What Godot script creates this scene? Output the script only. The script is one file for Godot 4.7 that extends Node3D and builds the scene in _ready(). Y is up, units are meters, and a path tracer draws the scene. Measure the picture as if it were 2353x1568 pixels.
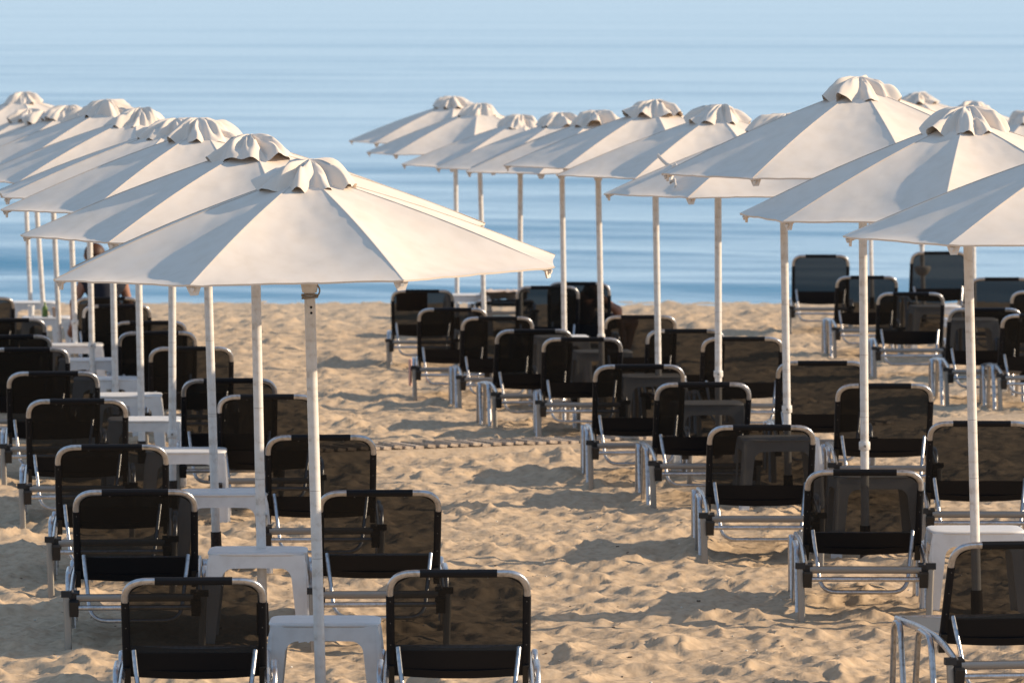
extends Node3D

# ---------------------------------------------------------------- camera model (pixels of a 2352 x 1568 view of the photograph)
const F := 12280.0
const CX := 1176.0
const CY := 784.0
const YH := -120.0
const EYE := 4.76
var pitch := atan((CY - YH) / F)

var rng := RandomNumberGenerator.new()
var M := {}
var taken := {}
var n_cell := FastNoiseLite.new()
var n_cell2 := FastNoiseLite.new()
var n_soft := FastNoiseLite.new()
var n_fine := FastNoiseLite.new()

const GD := [16.0, 20.0, 24.0, 28.0, 32.0, 36.0, 40.0, 44.0, 48.0, 52.0, 56.0, 60.0, 64.0, 68.0, 71.0, 74.0, 80.0, 90.0]
const GY := [1.29, 1.27, 1.25, 1.23, 1.19, 1.12, 1.02, 0.87, 0.74, 0.61, 0.53, 0.45, 0.35, 0.19, 0.05, -0.12, -0.5, -1.3]

func ground(x: float, d: float) -> float:
	var y: float = GY[0]
	if d >= GD[GD.size() - 1]:
		y = GY[GY.size() - 1]
	elif d > GD[0]:
		var i := 0
		while GD[i + 1] < d:
			i += 1
		var t: float = (d - GD[i]) / (GD[i + 1] - GD[i])
		var y0: float = GY[maxi(i - 1, 0)]
		var y1: float = GY[i]
		var y2: float = GY[i + 1]
		var y3: float = GY[mini(i + 2, GY.size() - 1)]
		y = lerpf(cubic_interpolate(y1, y2, y0, y3, t), lerpf(y1, y2, t), 0.4)
	var side := clampf(x - 0.5, 0.0, 9.0) * 0.03 * smoothstep(28.0, 42.0, d) * (1.0 - smoothstep(60.0, 71.0, d))
	return y + side

func pt(px: float, py: float, d: float) -> Vector3:
	var a := (px - CX) / F
	var b := -(py - CY) / F
	var dy := b * cos(pitch) - sin(pitch)
	var dz := b * sin(pitch) + cos(pitch)
	var t := d / dz
	return Vector3(a * t, EYE + dy * t, -d)

func find_d(px: float, py: float, h: float) -> float:
	var lo := 17.0
	var hi := 17.0
	while hi < 78.0:
		var p := pt(px, py, hi)
		if p.y < ground(p.x, hi) + h:
			break
		lo = hi
		hi += 0.5
	for k in 18:
		var m := (lo + hi) / 2.0
		var p := pt(px, py, m)
		if p.y < ground(p.x, m) + h:
			hi = m
		else:
			lo = m
	return (lo + hi) / 2.0

func ground_y(px: float, d: float) -> float:
	# pixel row where the ground is met at distance d
	var lo := 200.0
	var hi := 2600.0
	for k in 24:
		var m := (lo + hi) / 2.0
		var p := pt(px, m, d)
		if p.y > ground(p.x, d):
			lo = m
		else:
			hi = m
	return (lo + hi) / 2.0

func sand_relief(x: float, z: float) -> float:
	var d := -z
	var wx := x + 0.09 * n_soft.get_noise_2d(x * 6.0, z * 6.0 + 40.0)
	var wz := z + 0.09 * n_soft.get_noise_2d(x * 6.0 + 90.0, z * 6.0)
	var c := n_cell.get_noise_2d(wx, wz) + 1.0
	var c2 := n_cell2.get_noise_2d(wx + 31.0, wz) + 1.0
	var soft := n_soft.get_noise_2d(x, z)
	var m := 0.55 + 0.45 * n_soft.get_noise_2d(x * 0.7 + 200.0, z * 0.7)
	var h := 0.062 * clampf(c, 0.0, 1.1) * clampf(c, 0.0, 1.1) * (0.5 + 1.0 * m) + 0.022 * c2 * clampf(c2, 0.0, 1.1) + 0.04 * soft + 0.003 * n_fine.get_noise_2d(x, z)
	h = (h - 0.06) * (1.0 - 0.45 * smoothstep(64.0, 72.0, d))
	if d > 36.0 and d < 43.0:
		var on_path := absf(d - path_d(x))
		h = lerpf(0.0, h, smoothstep(0.22, 0.5, on_path))
	return h

var path_a := Vector3.ZERO
var path_b := Vector3.ONE

func path_d(x: float) -> float:
	return -lerpf(path_a.z, path_b.z, (x - path_a.x) / (path_b.x - path_a.x))

# ---------------------------------------------------------------- scene-graph helpers
func numbered(called: String) -> String:
	if not taken.has(called):
		taken[called] = 0
		return called
	taken[called] += 1
	return "%s_%03d" % [called, taken[called]]

func tag(o: Node, label: String, category: String, group := "", kind := "") -> Node:
	if label != "":
		o.set_meta("label", label)
	if category != "":
		o.set_meta("category", category)
	if group != "":
		o.set_meta("group", group)
	if kind != "":
		o.set_meta("kind", kind)
	return o

func base(called: String, at := Vector3.ZERO) -> Node3D:
	var o := Node3D.new()
	o.name = numbered(called)
	add_child(o)
	o.position = at
	return o

func part(called: String, mesh: Mesh, m: Material, parent: Node, at := Vector3.ZERO) -> MeshInstance3D:
	var o := MeshInstance3D.new()
	o.mesh = mesh
	o.material_override = m
	o.name = called if parent != self else numbered(called)
	parent.add_child(o, true)
	o.position = at
	return o

# ---------------------------------------------------------------- mesh builder
class MB:
	var v := PackedVector3Array()
	var n := PackedVector3Array()
	var uv := PackedVector2Array()
	var ix := PackedInt32Array()

	func grid(p: PackedVector3Array, nu: int, nv: int, wrap_u := false, flip := false) -> void:
		# p[j * nu + i]; rows j = 0..nv-1
		var b := v.size()
		var nn := PackedVector3Array()
		nn.resize(p.size())
		var cells := nu if wrap_u else nu - 1
		for j in nv - 1:
			for i in cells:
				var a := j * nu + i
				var c := j * nu + (i + 1) % nu
				var d := a + nu
				var e := c + nu
				var fn := (p[e] - p[a]).cross(p[d] - p[c])
				if flip:
					fn = -fn
				nn[a] += fn
				nn[c] += fn
				nn[d] += fn
				nn[e] += fn
				if flip:
					ix.append_array([b + a, b + c, b + e, b + a, b + e, b + d])
				else:
					ix.append_array([b + a, b + e, b + c, b + a, b + d, b + e])
		for k in p.size():
			v.append(p[k])
			n.append(nn[k].normalized() if nn[k].length_squared() > 1e-20 else Vector3.UP)
			uv.append(Vector2(float(k % nu) / maxf(nu - 1, 1), float(k / nu) / maxf(nv - 1, 1)))

	func tri(a: Vector3, b: Vector3, c: Vector3) -> void:
		# seen clockwise from the front
		var fn := (c - a).cross(b - a).normalized()
		var s := v.size()
		v.append_array([a, b, c])
		n.append_array([fn, fn, fn])
		uv.append_array([Vector2.ZERO, Vector2.RIGHT, Vector2.DOWN])
		ix.append_array([s, s + 1, s + 2])

	func quad(a: Vector3, b: Vector3, c: Vector3, d: Vector3) -> void:
		tri(a, b, c)
		tri(a, c, d)

	func box(lo: Vector3, hi: Vector3, t := Transform3D.IDENTITY) -> void:
		var p := []
		for k in 8:
			p.append(t * Vector3(hi.x if k & 1 else lo.x, hi.y if k & 2 else lo.y, hi.z if k & 4 else lo.z))
		quad(p[0], p[2], p[3], p[1])
		quad(p[5], p[7], p[6], p[4])
		quad(p[4], p[6], p[2], p[0])
		quad(p[1], p[3], p[7], p[5])
		quad(p[2], p[6], p[7], p[3])
		quad(p[4], p[0], p[1], p[5])

	func tube(path: PackedVector3Array, ra: float, rb: float, side: Vector3, sides := 10, caps := true, power := 1.0) -> void:
		# ra along "side" direction, rb across it
		var pts := PackedVector3Array()
		var m := path.size()
		var s := side
		for j in m:
			var t: Vector3 = (path[mini(j + 1, m - 1)] - path[maxi(j - 1, 0)]).normalized()
			s = (s - t * s.dot(t))
			if s.length() < 1e-4:
				s = Vector3.UP - t * t.y
			s = s.normalized()
			var w := t.cross(s)
			for i in sides:
				var f := TAU * i / sides
				var cs := cos(f)
				var sn := sin(f)
				pts.append(path[j] + s * ra * signf(cs) * pow(absf(cs), power) + w * rb * signf(sn) * pow(absf(sn), power))
		grid(pts, sides, m, true, true)
		if caps:
			var last := (m - 1) * sides
			for i in range(1, sides - 1):
				tri(pts[0], pts[i], pts[i + 1])
				tri(pts[last], pts[last + i + 1], pts[last + i])

	func lathe(prof: PackedVector2Array, sides := 20, at := Vector3.ZERO) -> void:
		var pts := PackedVector3Array()
		for q in prof:
			for i in sides:
				var f := TAU * i / sides
				pts.append(at + Vector3(q.x * cos(f), q.y, q.x * sin(f)))
		grid(pts, sides, prof.size(), true, false)

	func mesh() -> ArrayMesh:
		var a := []
		a.resize(Mesh.ARRAY_MAX)
		a[Mesh.ARRAY_VERTEX] = v
		a[Mesh.ARRAY_NORMAL] = n
		a[Mesh.ARRAY_TEX_UV] = uv
		a[Mesh.ARRAY_INDEX] = ix
		var r := ArrayMesh.new()
		r.add_surface_from_arrays(Mesh.PRIMITIVE_TRIANGLES, a)
		return r

func fillet(pts: Array, rad: float, steps := 5) -> PackedVector3Array:
	# a polyline with rounded corners
	var out := PackedVector3Array()
	out.append(pts[0])
	for k in range(1, pts.size() - 1):
		var p: Vector3 = pts[k]
		var a: Vector3 = pts[k - 1]
		var c: Vector3 = pts[k + 1]
		var r := minf(rad, minf(p.distance_to(a), p.distance_to(c)) * 0.49)
		var s := p + (a - p).normalized() * r
		var e := p + (c - p).normalized() * r
		for i in steps + 1:
			var t := float(i) / steps
			out.append(s.lerp(p, t).lerp(p.lerp(e, t), t))
	out.append(pts[pts.size() - 1])
	return out

# ---------------------------------------------------------------- materials
func noise_tex(freq: float, ramp: Array, seed_ := 1, size := 512, octaves := 4, type := FastNoiseLite.TYPE_SIMPLEX_SMOOTH, normal := false, bump := 4.0) -> NoiseTexture2D:
	var t := NoiseTexture2D.new()
	t.width = size
	t.height = size
	t.seamless = true
	var q := FastNoiseLite.new()
	q.seed = seed_
	q.noise_type = type
	q.frequency = freq
	q.fractal_octaves = octaves
	t.noise = q
	if normal:
		t.as_normal_map = true
		t.bump_strength = bump
	elif ramp.size() > 0:
		var g := Gradient.new()
		var off := PackedFloat32Array()
		var col := PackedColorArray()
		for k in ramp.size():
			off.append(float(k) / (ramp.size() - 1))
			col.append(ramp[k])
		g.offsets = off
		g.colors = col
		t.color_ramp = g
	return t

func lin(r: float, g: float, b: float) -> Color:
	return Color(r, g, b).linear_to_srgb()

func mat(c: Color, rough: float, metal := 0.0) -> StandardMaterial3D:
	var m := StandardMaterial3D.new()
	m.albedo_color = c
	m.roughness = rough
	m.metallic = metal
	return m

func triplanar(m: StandardMaterial3D, scale_: float, world := false) -> void:
	m.uv1_triplanar = true
	m.uv1_world_triplanar = world
	m.uv1_scale = Vector3.ONE * scale_

func make_materials() -> void:
	var s := mat(lin(0.56, 0.435, 0.312), 0.95)
	s.albedo_texture = noise_tex(0.02, [Color(0.80, 0.78, 0.76), Color(0.95, 0.94, 0.92), Color(1, 1, 1)], 3, 1024, 6)
	s.normal_enabled = true
	s.normal_texture = noise_tex(0.06, [], 5, 512, 3, FastNoiseLite.TYPE_SIMPLEX_SMOOTH, true, 3.0)
	s.normal_scale = 0.3
	s.metallic_specular = 0.2
	triplanar(s, 0.7, true)
	M.sand = s

	var c := mat(lin(0.79, 0.695, 0.60), 0.85)
	c.albedo_texture = noise_tex(0.012, [Color(0.955, 0.945, 0.93), Color(0.985, 0.98, 0.975), Color(1, 1, 1)], 8, 512, 5)
	c.normal_enabled = true
	c.normal_texture = noise_tex(0.02, [], 9, 512, 4, FastNoiseLite.TYPE_SIMPLEX_SMOOTH, true, 2.0)
	c.normal_scale = 0.1
	c.backlight = Color(0.70, 0.56, 0.40)
	c.metallic_specular = 0.15
	triplanar(c, 1.3)
	M.canvas = c

	var p := mat(lin(0.77, 0.745, 0.71), 0.4)
	p.albedo_texture = noise_tex(0.03, [Color(0.82, 0.79, 0.75), Color(0.97, 0.96, 0.95), Color(1, 1, 1), Color(1, 1, 1)], 12, 512, 4)
	triplanar(p, 1.1)
	M.pole = p
	M.plastic = mat(lin(0.70, 0.69, 0.68), 0.38)
	M.plastic.albedo_texture = noise_tex(0.02, [Color(0.955, 0.95, 0.945), Color(1, 1, 1), Color(1, 1, 1)], 14, 256, 4)
	triplanar(M.plastic, 2.0)
	M.aluminium = mat(Color(0.78, 0.78, 0.79), 0.34, 0.9)
	M.aluminium.albedo_texture = noise_tex(0.03, [Color(0.72, 0.71, 0.69), Color(0.97, 0.97, 0.97), Color(1, 1, 1)], 15, 256, 4)
	triplanar(M.aluminium, 4.0)
	M.dull_aluminium = mat(Color(0.60, 0.575, 0.54), 0.5, 0.75)
	M.dark_bar = mat(Color(0.55, 0.54, 0.53), 0.4, 0.8)
	M.black = mat(lin(0.008, 0.009, 0.012), 0.5)
	M.black.metallic_specular = 0.3
	M.black_plastic = mat(lin(0.01, 0.01, 0.011), 0.5)
	var b := mat(lin(0.017, 0.0155, 0.0135), 0.75)
	b.transparency = BaseMaterial3D.TRANSPARENCY_ALPHA
	b.albedo_color.a = 0.925
	b.metallic_specular = 0.2
	M.mesh = b
	var q := mat(lin(0.085, 0.083, 0.08), 0.5)
	q.metallic_specular = 0.5
	M.seat = q
	M.rivet = mat(Color(0.45, 0.45, 0.45), 0.5, 0.7)
	M.socket = mat(lin(0.06, 0.045, 0.035), 0.8)
	M.socket.albedo_texture = noise_tex(0.04, [Color(0.35, 0.3, 0.28), Color(0.9, 0.85, 0.8), Color(1, 1, 1)], 21, 256, 4)
	triplanar(M.socket, 5.0)
	M.wood = []
	for k in 3:
		var w := mat(lin(0.50 + 0.05 * k, 0.42 + 0.045 * k, 0.34 + 0.04 * k), 0.85)
		w.albedo_texture = noise_tex(0.03, [Color(0.75, 0.72, 0.7), Color(1, 1, 1)], 30 + k, 256, 4)
		triplanar(w, 3.0)
		M.wood.append(w)
	M.hole = mat(lin(0.02, 0.018, 0.015), 0.9)
	M.seam = mat(lin(0.5, 0.47, 0.43), 0.7)
	M.rope = mat(lin(0.30, 0.26, 0.21), 0.9)

	var sea := mat(lin(0.03, 0.19, 0.31), 0.12)
	sea.metallic_specular = 0.5
	sea.normal_enabled = true
	sea.normal_texture = noise_tex(0.012, [], 41, 1024, 5, FastNoiseLite.TYPE_SIMPLEX_SMOOTH, true, 6.0)
	sea.normal_scale = 0.2
	sea.uv1_triplanar = true
	sea.uv1_world_triplanar = true
	sea.uv1_scale = Vector3(0.10, 0.10, 0.22)
	M.sea = sea

# ---------------------------------------------------------------- setting
func build_sand() -> void:
	n_cell.noise_type = FastNoiseLite.TYPE_CELLULAR
	n_cell.cellular_return_type = FastNoiseLite.RETURN_DISTANCE
	n_cell.cellular_jitter = 1.0
	n_cell.frequency = 1.0 / 0.25
	n_cell.fractal_type = FastNoiseLite.FRACTAL_NONE
	n_cell.seed = 17
	n_cell2.noise_type = FastNoiseLite.TYPE_CELLULAR
	n_cell2.cellular_return_type = FastNoiseLite.RETURN_DISTANCE
	n_cell2.frequency = 1.0 / 0.14
	n_cell2.fractal_type = FastNoiseLite.FRACTAL_NONE
	n_cell2.seed = 5
	n_soft.noise_type = FastNoiseLite.TYPE_SIMPLEX_SMOOTH
	n_soft.frequency = 0.8
	n_soft.fractal_octaves = 2
	n_soft.seed = 11
	n_fine.noise_type = FastNoiseLite.TYPE_SIMPLEX_SMOOTH
	n_fine.frequency = 9.0
	n_fine.fractal_octaves = 2
	n_fine.seed = 23
	# rows get longer with distance, columns spread like rays of a fan; the fan's outer columns run wide
	var cols: Array[float] = []
	var nc := 430
	for i in nc:
		cols.append(lerpf(-0.135, 0.135, float(i) / (nc - 1)))
	for k in range(1, 9):
		var e := 0.135 + 0.05 * k * k
		cols.append(e)
		cols.insert(0, -e)
	var rows: Array[float] = [4.0, 9.0, 14.0, 17.0]
	var d := 18.5
	while d < 80.0:
		rows.append(d)
		d += 0.034 * pow(d / 24.0, 1.15)
	rows.append_array([84.0, 92.0, 110.0])
	var nu := cols.size()
	var nv := rows.size()
	var v := PackedVector3Array()
	v.resize(nu * nv)
	for j in nv:
		var dd := rows[j]
		for i in nu:
			var x := cols[i] * maxf(dd, 14.0)
			var y := ground(x, dd)
			if dd < 76.0:
				y += sand_relief(x, -dd)
			v[j * nu + i] = Vector3(x, y, -dd)
	var n := PackedVector3Array()
	n.resize(nu * nv)
	var ix := PackedInt32Array()
	ix.resize((nu - 1) * (nv - 1) * 6)
	var q := 0
	for j in nv:
		var j0 := maxi(j - 1, 0) * nu
		var j1 := mini(j + 1, nv - 1) * nu
		for i in nu:
			var a := v[j * nu + mini(i + 1, nu - 1)] - v[j * nu + maxi(i - 1, 0)]
			var b := v[j1 + i] - v[j0 + i]
			n[j * nu + i] = a.cross(b).normalized()
			if i < nu - 1 and j < nv - 1:
				var k := j * nu + i
				ix[q] = k
				ix[q + 1] = k + nu
				ix[q + 2] = k + nu + 1
				ix[q + 3] = k
				ix[q + 4] = k + nu + 1
				ix[q + 5] = k + 1
				q += 6
	var a := []
	a.resize(Mesh.ARRAY_MAX)
	a[Mesh.ARRAY_VERTEX] = v
	a[Mesh.ARRAY_NORMAL] = n
	a[Mesh.ARRAY_INDEX] = ix
	var mesh := ArrayMesh.new()
	mesh.add_surface_from_arrays(Mesh.PRIMITIVE_TRIANGLES, a)
	var o := part("sand_beach", mesh, M.sand, self)
	tag(o, "trampled golden sand of the beach sloping to the water", "", "", "structure")

func build_sea() -> void:
	var waves := []
	var r := RandomNumberGenerator.new()
	r.seed = 77
	for w in [[8.5, 0.12], [5.6, 0.05], [3.3, 0.022], [1.9, 0.011], [1.2, 0.006], [12.0, 0.06], [17.0, 0.04], [26.0, 0.026], [41.0, 0.032], [64.0, 0.042]]:
		for k in 2:
			var ang := r.randf_range(-1.0, 1.0) * (0.5 if w[0] < 6.0 else 0.14)
			waves.append([TAU / w[0] * cos(ang), TAU / w[0] * sin(ang), r.randf() * TAU, w[1] * r.randf_range(0.5, 0.8), w[0], r.randf() * 50.0])
	var nz := FastNoiseLite.new()
	nz.seed = 4
	nz.frequency = 0.03
	nz.fractal_octaves = 2
	var rows: Array[float] = []
	var d := 66.0
	while d < 640.0:
		rows.append(d)
		d += clampf(d * d / 42000.0, 0.13, 8.0)
	rows.append_array([700.0, 850.0, 1200.0, 2000.0, 4500.0])
	var cols: Array[float] = []
	for i in 260:
		cols.append(lerpf(-0.13, 0.13, i / 259.0))
	for k in range(1, 8):
		cols.append(0.13 + 0.06 * k * k)
		cols.insert(0, -0.13 - 0.06 * k * k)
	var nu := cols.size()
	var nv := rows.size()
	var p := PackedVector3Array()
	p.resize(nu * nv)
	var nrm := PackedVector3Array()
	nrm.resize(nu * nv)
	for j in nv:
		var dd := rows[j]
		var step := clampf(dd * dd / 42000.0, 0.13, 8.0)
		for i in nu:
			var x := cols[i] * dd
			var y := 0.0
			var gx := 0.0
			var gz := 0.0
			if dd < 690.0:
				for w in waves:
					var fade := smoothstep(3.0, 7.0, w[4] / step)
					if fade <= 0.0:
						continue
					var amp: float = w[3] * fade
					if w[4] < 12.0:
						amp *= 0.35 + 0.9 * exp(-(dd - 70.0) / 30.0)
					var g := 0.55 + 0.6 * nz.get_noise_2d(x * 0.5 + w[5], dd * 1.2 + w[5] * 7.0)
					amp *= g
					var ph: float = w[0] * dd + w[1] * x + w[2]
					y += amp * sin(ph)
					gz += amp * w[0] * cos(ph)
					gx += amp * w[1] * cos(ph)
			p[j * nu + i] = Vector3(x, y, -dd)
			nrm[j * nu + i] = Vector3(-gx, 1.0, gz).normalized()
	var ix := PackedInt32Array()
	for j in nv - 1:
		for i in nu - 1:
			var k := j * nu + i
			ix.append_array([k, k + nu, k + nu + 1, k, k + nu + 1, k + 1])
	var a := []
	a.resize(Mesh.ARRAY_MAX)
	a[Mesh.ARRAY_VERTEX] = p
	a[Mesh.ARRAY_NORMAL] = nrm
	a[Mesh.ARRAY_INDEX] = ix
	var mesh := ArrayMesh.new()
	mesh.add_surface_from_arrays(Mesh.PRIMITIVE_TRIANGLES, a)
	var o := part("sea_water", mesh, M.sea, self)
	tag(o, "calm pale blue sea with low swell reaching the beach", "", "", "structure")

# ---------------------------------------------------------------- parasols
const RAD := 1.21
const PEAK := 0.40

func rib_point(f: float, t: float) -> Vector3:
	var r := lerpf(0.10, RAD, t)
	var y := PEAK * (1.0 - t) + 0.018 * sin(PI * t)
	return Vector3(r * sin(f), y, r * cos(f))

func make_canopy(seed_: int) -> Array:
	# eight cloth panels between the ribs, slack between them
	var r := RandomNumberGenerator.new()
	r.seed = seed_
	var nz := FastNoiseLite.new()
	nz.seed = seed_
	nz.frequency = 2.2
	nz.fractal_octaves = 3
	var out := []
	var nu := 19
	var nv := 27
	for k in 8:
		var f0 := TAU * k / 8.0
		var f1 := TAU * (k + 1) / 8.0
		var slack := r.randf_range(0.05, 0.095)
		var peak_t := r.randf_range(0.9, 1.35)
		var p := PackedVector3Array()
		for j in nv:
			var t := float(j) / (nv - 1)
			var a := rib_point(f0, t)
			var b := rib_point(f1, t)
			var chord := a.distance_to(b)
			for i in nu:
				var u := float(i) / (nu - 1)
				var q := a.lerp(b, u)
				var belly := 4.0 * u * (1.0 - u)
				var s := slack * chord * pow(sin(PI * pow(t, peak_t)), 0.8) * belly
				q.y -= s
				# the hem between two corners hangs a little inwards
				var inward := 0.010 * belly * smoothstep(0.75, 1.0, t)
				q.x -= sin((f0 + f1) / 2.0) * inward
				q.z -= cos((f0 + f1) / 2.0) * inward
				q.y += (0.003 * nz.get_noise_2d(q.x * 1.5, q.z * 1.5 + k) + 0.003 * nz.get_noise_2d(q.x * 5.0, q.z * 5.0)) * minf(1.0, belly * 3.0)
				# small pleats where the cloth is pulled to the rib tips
				var tip := smoothstep(0.78, 1.0, t) * (exp(-u * 14.0) + exp(-(1.0 - u) * 14.0))
				q.y += 0.004 * tip * sin(u * 90.0 + k)
				p.append(q)
		var mb := MB.new()
		mb.grid(p, nu, nv, false, true)
		# turned-in hem along the edge
		var h := PackedVector3Array()
		for i in nu:
			h.append(p[(nv - 1) * nu + i])
		for i in nu:
			var e := p[(nv - 1) * nu + i]
			h.append(e + Vector3(-e.x * 0.003, -0.008, -e.z * 0.003))
		mb.grid(h, nu, 2, false, true)
		out.append(mb.mesh())
	return out

func make_cap(seed_: int) -> ArrayMesh:
	# the loose vent hood over the top, with a fluttering hem
	var r := RandomNumberGenerator.new()
	r.seed = seed_
	var nz := FastNoiseLite.new()
	nz.seed = seed_ * 3
	nz.frequency = 1.0
	nz.fractal_octaves = 2
	var nu := 96
	var nv := 16
	var ph := r.randf() * TAU
	var ties := []
	for k in 8:
		ties.append(TAU * (k + r.randf_range(-0.22, 0.22)) / 8.0)
	var lob := []
	for k in 8:
		lob.append(r.randf_range(0.35, 1.35))
	var ox := r.randf_range(-0.03, 0.03)
	var oz := r.randf_range(-0.03, 0.03)
	var twist := r.randf_range(-0.5, 0.5)
	var p := PackedVector3Array()
	for j in nv:
		var t := float(j) / (nv - 1)
		for i in nu:
			var f := TAU * i / nu
			# between two tie points the cloth balloons up and out; at the ties it is drawn in
			var g := fposmod(f + ph + twist * (1.0 - t) * (1.0 - t), TAU)
			var c := 7
			for q in 7:
				if g >= ties[q] and g < ties[q + 1]:
					c = q
			var a0: float = ties[c]
			var a1: float = ties[(c + 1) % 8] + (TAU if c == 7 else 0.0)
			var gg := g + (TAU if c == 7 and g < ties[0] else 0.0)
			var puff: float = pow(maxf(sin(PI * clampf((gg - a0) / (a1 - a0), 0.0, 1.0)), 0.0), 0.9) * lob[c]
			# loose radial folds
			var fold := nz.get_noise_3d(cos(f) * 1.5, sin(f) * 1.5, t * 0.5)
			var crease := 1.0 - 2.2 * absf(nz.get_noise_3d(cos(f) * 2.1 + 7.0, sin(f) * 2.1, t * 0.6))
			var rr := 0.208 * pow(t, 0.8) * (1.0 + 0.16 * t * puff + 0.22 * t * fold)
			var y := 0.135 * (1.0 - pow(t, 1.25)) - 0.034 * pow(t, 3.0)
			y += 0.048 * puff * pow(t, 2.4) + 0.10 * fold * t * sin(PI * minf(t * 0.7 + 0.1, 1.0)) + 0.030 * crease * sin(PI * minf(t * 0.9, 1.0))
			p.append(Vector3(rr * sin(f) + ox * (1.0 - t), y, rr * cos(f) + oz * (1.0 - t)))
	var mb := MB.new()
	mb.grid(p, nu, nv, true, true)
	return mb.mesh()

var canopies := []
var caps := []
var pocket_mesh: ArrayMesh
var rib_mesh: ArrayMesh
var hub_mesh: ArrayMesh
var seam_mesh: ArrayMesh

func make_parasol_kit() -> void:
	for k in 5:
		canopies.append(make_canopy(100 + k * 7))
	for k in 9:
		caps.append(make_cap(50 + k * 13))
	# corner pocket: a small stitched flap hanging at a rib tip
	var mb := MB.new()
	var outline := [Vector2(-0.036, 0.0), Vector2(0.036, 0.0), Vector2(0.027, -0.022), Vector2(0.019, -0.042), Vector2(-0.015, -0.044), Vector2(-0.026, -0.024)]
	for k in range(1, 5):
		var a: Vector2 = outline[0]
		var b: Vector2 = outline[k]
		var c: Vector2 = outline[k + 1]
		mb.tri(Vector3(a.x, a.y, 0.004), Vector3(b.x, b.y, 0.004), Vector3(c.x, c.y, 0.004))
		mb.tri(Vector3(a.x, a.y, -0.004), Vector3(c.x, c.y, -0.004), Vector3(b.x, b.y, -0.004))
	for k in 6:
		var a: Vector2 = outline[k]
		var b: Vector2 = outline[(k + 1) % 6]
		mb.quad(Vector3(a.x, a.y, 0.004), Vector3(a.x, a.y, -0.004), Vector3(b.x, b.y, -0.004), Vector3(b.x, b.y, 0.004))
	pocket_mesh = mb.mesh()
	mb = MB.new()
	var path := PackedVector3Array()
	for j in 7:
		var q := rib_point(0.0, lerpf(0.0, 0.985, j / 6.0))
		path.append(q - Vector3(0, 0.028, 0))
	mb.tube(path, 0.011, 0.009, Vector3.UP, 6)
	rib_mesh = mb.mesh()
	mb = MB.new()
	path = PackedVector3Array()
	for j in 9:
		path.append(rib_point(0.0, lerpf(0.05, 1.0, j / 8.0)) + Vector3(0, 0.001, 0))
	mb.tube(path, 0.0012, 0.005, Vector3.UP, 6)
	seam_mesh = mb.mesh()
	mb = MB.new()
	mb.lathe(PackedVector2Array([Vector2(0.0, 0.08), Vector2(0.055, 0.08), Vector2(0.050, 0.0), Vector2(0.044, -0.05), Vector2(0.033, -0.115), Vector2(0.0, -0.115)]), 20)
	hub_mesh = mb.mesh()

func parasol(label: String, group: String, at: Vector3, lean: float, top: float, spin: float, k: int, collar: float, tall := 1.0) -> Node3D:
	# top: height of the rim plane above the ground
	var o := base("beach_parasol", at)
	tag(o, label, "parasol", group)
	o.rotation.z = lean
	var mb := MB.new()
	mb.lathe(PackedVector2Array([Vector2(0.0, top + 0.36), Vector2(0.025, top + 0.36), Vector2(0.025, 1.05), Vector2(0.025, 0.5), Vector2(0.025, -0.2), Vector2(0, -0.2)]), 18)
	var pole := part("pole", mb.mesh(), M.pole, o)
	for y in [1.05 + 0.11 * (k % 3), 0.74 + 0.05 * (k % 4)]:
		mb = MB.new()
		mb.lathe(PackedVector2Array([Vector2(0.025, y + 0.002), Vector2(0.0255, y + 0.0015), Vector2(0.0255, y - 0.0015), Vector2(0.025, y - 0.002)]), 18)
		part("seam", mb.mesh(), M.seam, pole)
	mb = MB.new()
	mb.lathe(PackedVector2Array([Vector2(0.0255, 0.145), Vector2(0.031, 0.145), Vector2(0.031, 0.10), Vector2(0.032, 0.06), Vector2(0.033, -0.2), Vector2(0.0, -0.2)]), 16)
	part("ground_socket", mb.mesh(), M.socket, o)
	if collar > 0.0:
		mb = MB.new()
		mb.lathe(PackedVector2Array([Vector2(0.0255, collar + 0.026), Vector2(0.033, collar + 0.023), Vector2(0.034, collar), Vector2(0.033, collar - 0.023), Vector2(0.0255, collar - 0.026)]), 18)
		var ring := part("collar", mb.mesh(), M.pole, o)
		mb = MB.new()
		mb.tube(PackedVector3Array([Vector3(0.0, collar, 0.03), Vector3(0.0, collar, 0.042)]), 0.008, 0.008, Vector3.UP, 6)
		part("screw", mb.mesh(), M.dull_aluminium, ring)
	part("hub", hub_mesh, M.pole, o, Vector3(0, top, 0))
	for i in 8:
		var rib := part("rib", rib_mesh, M.pole, o, Vector3(0, top, 0))
		rib.rotation.y = spin + TAU * i / 8.0
		rib.scale = Vector3(1, tall, 1)
		var sm := part("panel_seam", seam_mesh, M.canvas, o, Vector3(0, top, 0))
		sm.rotation.y = spin + TAU * i / 8.0
		sm.scale = Vector3(1, tall, 1)
		var pan := part("canopy_panel", canopies[k % canopies.size()][(i + k) % 8], M.canvas, o, Vector3(0, top, 0))
		pan.rotation.y = spin - TAU * (k % 8) / 8.0
		pan.scale = Vector3(1, tall, 1)
		var f := spin + TAU * i / 8.0
		var pk := part("corner_pocket", pocket_mesh, M.canvas, o, Vector3(sin(f) * (RAD - 0.035), top - 0.004, cos(f) * (RAD - 0.035)))
		pk.rotation.y = f
	var cap := part("vent_hood", caps[k % caps.size()], M.canvas, o, Vector3(0, top + PEAK * tall - 0.045, 0))
	cap.rotation.y = spin + k * 0.9
	return o

# ---------------------------------------------------------------- loungers
const LW := 0.305          # half width to the frame's centre line
var lounger_kits := {}

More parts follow.
